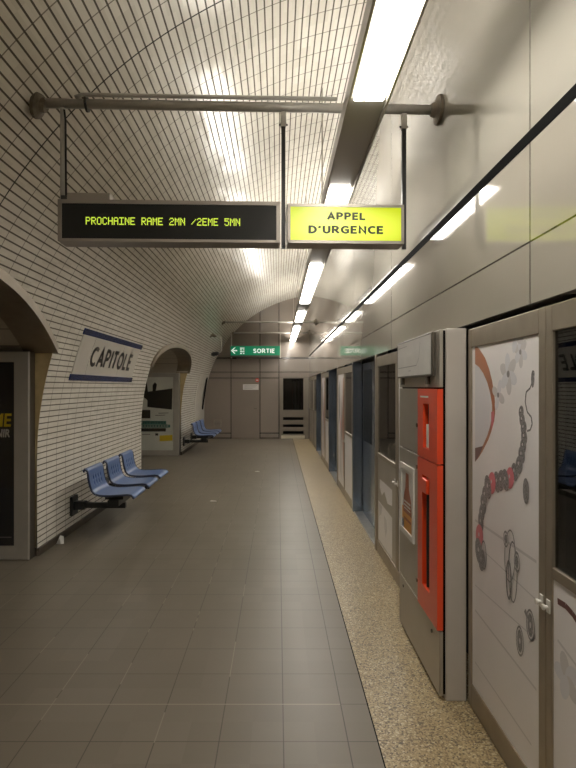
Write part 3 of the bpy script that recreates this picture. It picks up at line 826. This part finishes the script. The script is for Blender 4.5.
# nearest pair
leafA, adA = door_leaf(2.015, 2.833, 'nearest door leaf covered by a white jewellery advert, beside the emergency cabinet', 'advert', handle_at=2.04)
art = Art()
for a, b_, c, d in (((474, 520), (535, 562), 1, 0.012), ((474, 610), (535, 690), 1, 0.010), ((476, 545), (535, 600), 1, 0.006), ((474, 662), (530, 745), 1, 0.008), ((474, 585), (535, 640), 1, .006)):
    art.stroke([a, b_], d, c)
art.stroke([(474, 632), (482, 641)], 0.008, 0); art.stroke([(505, 655), (530, 690)], 0.010, 0)
art.px([(474, 344), (479, 350), (484, 358), (488, 369), (491, 381), (493, 393), (494, 405), (494, 413), (493, 421), (490, 432), (487, 440), (484, 446), (481, 452), (478, 457), (474, 462)], 3)
art.px([(474, 364), (478, 367), (482, 373), (486, 382), (489, 393), (491, 405), (491, 415), (489, 426), (486, 436), (482, 445), (478, 451), (474, 455)], 7)
art.px([(474, 448), (482, 446), (479, 454), (474, 462)], 4)
art.px([(490, 412), (493, 411), (493, 420), (490, 432)], 6)
for px_c, py_c, n_, r_ in ((519, 352, 6, 0.055), (507, 374, 6, 0.075), (497, 395, 4, 0.06), (515, 336, 4, 0.06)):
    c = on_plane(px_c, py_c)
    for k in range(n_):
        t = 2*math.pi*k/n_+0.4
        art.blob((c[0]+r_*0.6*math.cos(t), c[1]+r_*0.6*math.sin(t)), r_*0.62, r_*0.36, 7 if k % 2 else 1, rot=t)
    art.blob(c, r_*0.2, r_*0.2, 2)
# safety chain and bracelet of beads
art.stroke([(531, 382), (529, 388), (525, 392), (524, 402), (526, 412), (530, 417), (531, 424), (529, 430), (526, 431)], 0.008, 5)
art.blob(on_plane(531.5, 379), 0.014, 0.034, 5); art.ring(on_plane(532, 374), 0.012, 0.014, 0.004, 5)
chain = [(520, 412, 5, .019), (521, 420, 5, .021), (522.5, 428, 5, .022), (523, 437, 5, .023), (522, 446, 5, .023), (520.5, 455, 5, .025), (518, 465, 5, .027), (513.5, 472, 5, .027), (509, 478, 6, .030), (504.5, 480, 5, .03), (500, 480.5, 5, .031), (496, 482, 5, .03), (491, 483, 6, .033), (487, 487, 5, .035), (484, 495, 5, .03), (482.5, 504, 5, .03), (481, 513, 5, .029), (480, 522, 5, .029), (478.6, 536, 6, .037), (478, 551, 5, .04), (481, 560, 5, .035)]
for k, (a, b_, m_, r_) in enumerate(chain):
    c = on_plane(a, b_); r_ *= 1.18
    art.blob(c, r_*(1.0 if m_ == 5 else 1.1), r_*1.35 if k > 7 else r_*1.2, m_, rot=0.3*(-1)**k)
    art.ring(c, r_*0.95, r_*1.2, 0.005, 2 if m_ == 5 else 6, rot=0.3*(-1)**k)
    art.blob((c[0]+0.006, c[1]+0.006), r_*0.18, r_*0.24, 1)
art.blob(on_plane(525, 491), 0.027, 0.052, 5); art.ring(on_plane(525, 491), 0.020, 0.04, 0.006, 2)
for a, b_, ry, rz in ((505, 539, .033, .045), (516, 562, .035, .055)):
    art.blob(on_plane(a, b_), ry*.8, rz*.8, 5); art.ring(on_plane(a, b_), ry*.7, rz*.6, .008, 1)
art.ring(on_plane(509, 556), .055, .115, .007, 2, rot=.1); art.ring(on_plane(512, 572), .045, .13, .008, 5)
art.ring(on_plane(508, 580), .030, .085, .014, 5); art.ring(on_plane(483, 555), .035, .07, .008, 5)
for a, b_ in ((519, 641), (529.5, 625)):
    c = on_plane(a, b_); art.blob(c, .036, .062, 5)
    art.ring(c, .030, .053, .007, 1); art.ring(c, .017, .032, .006, 2); art.blob(c, .007, .012, 1)
art.stroke([(524, 610), (527, 618)], 0.02, 2)
art.build('advert_print', AD, adA)
leafA2, adA2 = door_leaf(1.10, 2.011, 'half seen nearest door leaf of dark glass above a white panel', 'glass_white', handle_at=1.988)
art = Art()
art.stroke([(556, 601), (564, 606), (571, 614), (578, 625), (590, 650)], 0.022, 4)
art.stroke([(556, 640), (600, 700)], 0.01, 1); art.stroke([(556, 672), (600, 740)], 0.012, 1)
for k in range(5):
    t = 2*math.pi*k/5; c = on_plane(565, 678); art.blob((c[0]+.04*math.cos(t), c[1]+.04*math.sin(t)), .045, .03, 1 if k % 2 else 7, rot=t)
art.build('advert_print', AD, adA2)
# pair behind the cabinet
lB, pB = door_leaf(4.54, 5.47, 'glass door leaf with white sticker remnants just past the emergency cabinet', 'glass', handle_at=4.60)
art = Art()
art.pp([(4.75, .74), (5.33, .74), (5.33, .66), (5.22, .60), (5.10, .66), (4.95, .58), (4.75, .60)], 0)
art.pp([(4.75, .50), (5.40, .52), (5.40, .14), (4.75, .14)], 0)
art.pp([(5.0, .42), (5.12, .44), (5.10, .33), (5.04, .25), (4.97, .33)], 1); art.pp([(5.2, .5), (5.36, .5), (5.34, .38), (5.24, .42)], 1)
art.build('sticker_remnants', AD, pB)
door_leaf(3.62, 4.536, 'door leaf hidden behind the emergency cabinet', 'advert', handle_at=4.50)
# third pair and the far leaves
def brown_ad(p, y0, y1):
    a = Art()
    a.pp([(y0, .2), (y0+.1, .3), (y0+.22, 1.0), (y0+.15, 1.75), (y0, 1.8)], 3)
    a.pp([(y0+.25, .6), (y0+.34, .9), (y0+.3, 1.5), (y0+.24, 1.2)], 4)
    a.pp([(y0+.3, .2), (y0+.55, .3), (y0+.5, .9), (y0+.35, 1.3)], 1)
    a.pp([(y0+.5, 1.2), (y0+.7, 1.0), (y0+.75, 1.6), (y0+.55, 1.75)], 2)
    a.pp([(y0+.45, .9), (y0+.5, 1.0), (y0+.46, 1.2), (y0+.42, 1.05)], 6)
    a.build('advert_print', AD, p)
door_leaf(7.25, 8.15, 'glass door leaf above a white panel between first and second sliding doors', 'glass_white', handle_at=8.10)
l_, p_ = door_leaf(8.155, 9.05, 'door leaf with a brown and white advert between first and second sliding doors', 'advert')
brown_ad(p_, 8.21, 9.0)
door_leaf(10.63, 11.5, 'glass door leaf above a white panel beyond the second sliding door', 'glass_white')
l_, p_ = door_leaf(11.505, 12.4, 'door leaf with a full height pale advert beyond the second sliding door', 'advert')
brown_ad(p_, 11.56, 12.35)
door_leaf(14.06, 15.2, 'glass door leaf just past the farthest sliding door', 'glass')
door_leaf(15.205, 17.2, 'wide glass door leaf touching the end wall gate', 'glass')
door_leaf(-1.0, 1.095, 'door leaf of dark glass above white, nearer than the half seen one', 'glass_white')

# sliding doors in their recesses, and the posts at each side
XS = 1.10
places = ['nearest', 'middle', 'farthest']
for i, (a, b_) in enumerate(((5.55, 7.17), (9.13, 10.55), (12.48, 13.98))):
    t = thing('sliding_gate', (XS+0.03, (a+b_)/2, 0.0), '%s recessed steel sliding door with a painted blue sheen in the platform screen' % places[i], 'door', 'sliding platform doors')
    mid = (a+b_)/2
    for y0, y1 in ((a-0.02, mid-0.004), (mid+0.004, b_+0.02)):
        d = MB(); fr = 0.07
        d.box(XS, XS+0.04, y0, y0+fr, 0.012, 1.93).box(XS, XS+0.04, y1-fr, y1, 0.012, 1.93).box(XS, XS+0.04, y0+fr, y1-fr, 1.84, 1.93).box(XS, XS+0.04, y0+fr, y1-fr, 0.012, 0.95)
        lf = d.build('leaf', M['blue_sheen'], t, bevel=0.003)
        MB().box(XS+0.01, XS+0.016, y0+fr, y1-fr, 0.95, 1.84).build('leaf_glass', M['glass'], lf)
    MB().box(XR+0.01, XS+0.06, a, b_, 0.0, 0.010).build('sill', M['sill'], t)
    for y0, y1, nm_ in ((a-0.075, a, 'post'), (b_, b_+0.075, 'post')):
        MB().box(XR-0.004, XS-0.004, y0, y1, 0.0, 1.953).build(nm_, M['blue_sheen'] if y0 == b_ else M['frame_steel'], t, bevel=0.004)

# ------------------------------------------------------------------ emergency cabinet
CXF, CY0, CY1, CH = 0.84, 2.85, 3.80, 1.935
cab = thing('emergency_cabinet', (0.91, 3.32, 0.0), 'tall metal cabinet with two red boxes against the platform screen', 'cabinet')
YV = 3.262       # joint between silver doors and red boxes
body = MB()
body.box(CXF+0.03, XR-0.002, CY0, CY1, 0.0, CH)
bd = body.build('body', M['end_metal'], cab, bevel=0.006)
MB().box(CXF+0.019, CXF+0.031, CY0+0.012, CY1-0.005, 0.03, CH-0.01).build('dark_gap_strip', M['black'], cab)  # black strip paints the dark of the gap between front panels and body
MB().box(CXF, CXF+0.02, CY0+0.012, CY1, 1.628, CH-0.005).build('top_panel', M['silver'], cab, bevel=0.003)
dr = MB().box(CXF, CXF+0.02, YV+0.004, CY1, 1.228, 1.620).build('upper_door', M['silver'], cab, bevel=0.003)
MB().path([(CXF, YV+0.05, 1.40), (CXF-0.008, YV+0.05, 1.40)], 0.012).build('lock', M['dark_metal'], dr)
dr = MB().box(CXF, CXF+0.02, YV+0.004, CY1, 0.362, 1.220).build('lower_door', M['silver'], cab, bevel=0.003)
for z in (1.15, 0.47): MB().path([(CXF, YV+0.05, z), (CXF-0.008, YV+0.05, z)], 0.012).build('lock', M['dark_metal'], dr)
bs = MB().box(CXF, CXF+0.02, CY0+0.012, CY1, 0.02, 0.354).build('plinth_panel', M['silver'], cab, bevel=0.003)
for y_ in (CY0+0.15, CY1-0.12): MB().path([(CXF, y_, 0.30), (CXF-0.005, y_, 0.30)], 0.010).build('screw', M['dark_metal'], bs)
def red_box(name, z0, z1, hy0, hy1, hz0, hz1):
    x0, x1 = CXF-0.012, CXF+0.019; y0, y1 = CY0+0.012, YV
    b = MB()
    b.box(x0, x1, y0, hy0, z0, z1).box(x0, x1, hy1, y1, z0, z1).box(x0, x1, hy0, hy1, z0, hz0).box(x0, x1, hy0, hy1, hz1, z1)
    o = b.build(name, M['red'], cab)
    MB().box(x1-0.002, x1+0.0005, hy0, hy1, hz0, hz1).build('recess_back', M['red_dark'], o)
    return o
ub = red_box('upper_red_box', 1.228, 1.620, 3.02, 3.14, 1.285, 1.535)
MB().box(CXF-0.004, CXF+0.017, 3.06, 3.10, 1.30, 1.42).box(CXF-0.002, CXF+0.017, 3.05, 3.11, 1.29, 1.31).build('call_button', M['poster_pale'], ub)
MB().box(CXF-0.0125, CXF-0.012, 3.03, 3.20, 1.570, 1.580).build('label_strip', M['poster_pale'], ub)
lb = red_box('lower_red_box', 0.362, 1.220, 3.01, 3.16, 0.50, 1.13)
MB().box(CXF-0.024, CXF+0.017, 3.03, 3.14, 1.035, 1.115).build('pull_handle', M['red'], lb, bevel=0.008)
MB().path([(CXF+0.006, 3.085, 1.04), (CXF+0.004, 3.085, 0.75), (CXF+0.006, 3.085, 0.51)], 0.012).build('hose', M['rod'], lb)
pn = MB().box(CXF-0.02, CXF-0.0005, 2.93, 3.78, 1.69, 1.925).build('map_panel', M['dark_metal'], cab, bevel=0.003)
mp = MB(); xm = CXF-0.0205
mp.poly([(xm, 2.95, 1.70), (xm, 2.95, 1.915), (xm, 3.76, 1.915), (xm, 3.76, 1.70)], 0)
def mline(a, b_, w_, m):
    d = Vector((b_[0]-a[0], b_[1]-a[1])).normalized(); n_ = (-d.y*w_/2, d.x*w_/2)
    mp.poly([(xm-0.0004, a[0]+n_[0], a[1]+n_[1]), (xm-0.0004, b_[0]+n_[0], b_[1]+n_[1]), (xm-0.0004, b_[0]-n_[0], b_[1]-n_[1]), (xm-0.0004, a[0]-n_[0], a[1]-n_[1])], m)
mline((3.74, 1.755), (3.26, 1.758), .006, 1); mline((3.26, 1.758), (3.20, 1.80), .005, 1); mline((3.20, 1.80), (3.17, 1.89), .005, 1); mline((3.74, 1.885), (3.5, 1.888), .004, 1)
mline((3.4, 1.73), (3.45, 1.73), .005, 1)
mp.build('map_print', [M['paper'], M['ad_grey']], pn)
for y_ in (3.05, 3.66): MB().box(CXF-0.02, CXF-0.0005, y_-0.015, y_+0.015, 1.645, 1.688).build('map_clip', M['dark_metal'], pn)
# framed fire notice
ys0, ys1, zs0, zs1 = 3.375, 3.735, 0.665, 1.125
fr_ = MB(); x0, x1 = CXF-0.012, CXF-0.0005; q = 0.035
fr_.box(x0, x1, ys0, ys0+q, zs0, zs1).box(x0, x1, ys1-q, ys1, zs0, zs1).box(x0, x1, ys0+q, ys1-q, zs0, zs0+q).box(x0, x1, ys0+q, ys1-q, zs1-q, zs1)
nf = fr_.build('notice_frame', M['white_plastic'], cab)
st = MB(); xx = CXF-0.004
st.poly([(xx, ys0+q, zs0+q), (xx, ys0+q, zs1-q), (xx, ys1-q, zs1-q), (xx, ys1-q, zs0+q)], 0)
def sp_(pts, m, d): st.poly([(xx-0.0004*d, ys1-q-(ys1-ys0-2*q)*u, zs1-q-(zs1-zs0-2*q)*v) for u, v in pts], m)
sp_([(.0, .64), (1, .64), (1, 1), (0, 1)], 2, 1)
sp_([(.36, .05), (.62, .05), (.66, .30), (.86, .48), (.92, .80), (.12, .80), (.16, .48), (.32, .30)], 1, 2)
sp_([(.2, .52), (.8, .52), (.8, .55), (.2, .55)], 0, 3); sp_([(.2, .58), (.8, .58), (.8, .61), (.2, .61)], 0, 3); sp_([(.2, .64), (.8, .64), (.8, .66), (.2, .66)], 0, 3)
sp_([(.1, .72), (.95, .72), (.95, .95), (.1, .95)], 2, 3); sp_([(.2, .80), (.85, .80), (.85, .84), (.2, .84)], 1, 4)
sp_([(.0, .85), (.2, .85), (.2, 1.), (.0, 1.)], 3, 4)
st.build('notice_print', [M['paper'], M['bottle'], M['amber'], M['navy']], nf)

# ------------------------------------------------------------------ end wall: door, notices, vent, gate
d1 = MB().box(-1.462, -0.582, YE-0.02, YE-0.001, 0.01, 1.897).build('door_1', M['door_beige'], kind='structure', bevel=0.003)
MB().path([(-0.66, YE-0.02, 0.95), (-0.66, YE-0.05, 0.95), (-0.76, YE-0.05, 0.95)], 0.012).build('door_handle', M['dark_metal'], d1)
nt_ = thing('notice_plate', (-0.85, YE-0.025, 1.54), 'small white notice on the beige end door', 'notice')
MB().box(-1.10, -0.61, YE-0.03, YE-0.0205, 1.54, 1.715).build('plate', M['paper'], nt_)
b = MB()
for z, x1_ in ((1.665, -0.66), (1.625, -0.70), (1.585, -0.80)): b.box(-1.06, x1_, YE-0.0308, YE-0.0302, z, z+0.012)
b.build('printed_lines', M['ad_grey'], nt_)
rs = thing('warning_sticker', (-0.65, YE-0.025, 1.79), 'tiny round red and white sticker above the notice on the end door', 'sticker')
MB().lathe((-0.655, YE-0.021, 1.845), (0, -1, 0), [(0, 0), (0.06, 0), (0.06, 0.004), (0, 0.004)]).build('disc', M['red_print'], rs)
MB().box(-0.69, -0.62, YE-0.0265, YE-0.0255, 1.83, 1.86).build('white_bar', M['paper'], rs)
vg = thing('air_vent', (-1.90, YE, 0.36), 'small square vent grille low on the end wall', 'vent')
MB().box(-2.02, -1.78, YE-0.008, YE-0.0005, 0.37, 0.60).build('vent_plate', M['grille'], vg)
b = MB()
for k in range(5): b.box(-2.0, -1.8, YE-0.012, YE-0.008, 0.395+k*0.04, 0.41+k*0.04)
b.build('vent_slats', M['dark_metal'], vg)
dt = tag(MB().lathe((-1.76, YE-0.002, 3.03), (0, -1, 0), [(0, 0), (0.045, 0), (0.04, 0.03), (0, 0.04)]).build('wall_sensor', M['white_plastic'], smooth=True), 'tiny pale round detector high on the end wall above the exit sign', 'sensor')

gt = thing('end_gate', (0.45, YE, 0.0), 'metal gate with dark window and slotted lower half in the end wall', 'gate')
g0, g1, gz = 0.045, 0.86, 1.925
b = MB(); ya, yb = YE-0.03, YE+0.03
ga, gb = 0.16, 0.80
b.box(g0, ga, ya, yb, 0.0, gz).box(gb, g1+0.11, ya, yb, 0.0, gz).box(ga, gb, ya, yb, 1.905, gz)
zz = [(0.10, 0.155), (0.245, 0.37), (0.455, 0.59), (0.685, 0.91)]
for a, c in zz: b.box(ga, gb, ya, yb, a, c)
b.build('gate_frame', M['gate_metal'], gt)
MB().box(ga, gb, YE-0.004, YE+0.004, 0.91, 1.905).build('window_glass', M['glass'], gt)
MB().box(ga-0.06, gb+0.04, ya-0.008, ya, 0.01, 0.11).build('kick_plate', M['kick'], gt)

# ------------------------------------------------------------------ litter on the floor
def scrap(x, y, r, label, m='paper', h=0.006):
    pts = []
    for k in range(9):
        a = 2*math.pi*k/9; q = r*random.uniform(.6, 1.1); pts.append((x+q*math.cos(a)*1.3, y+q*math.sin(a), 0.002+random.uniform(0, h)))
    b = MB(); c = (x, y, h+0.004)
    b.add(pts+[c]+[(p[0], p[1], 0.0005) for p in pts], [(k, (k+1) % 9, 9) for k in range(9)]+[(10+k, 10+(k+1) % 9, (k+1) % 9, k) for k in range(9)])
    tag(b.build('paper_scrap', M[m]), label, 'litter')
scrap(-0.92, 7.85, 0.045, 'small white paper scrap on the floor in front of the blue bench')
scrap(-0.40, 10.6, 0.04, 'tiny white scrap lying alone on the middle of the platform floor')
scrap(-2.265, 5.72, 0.028, 'crumpled white paper against the skirting near the poster case', h=0.085)
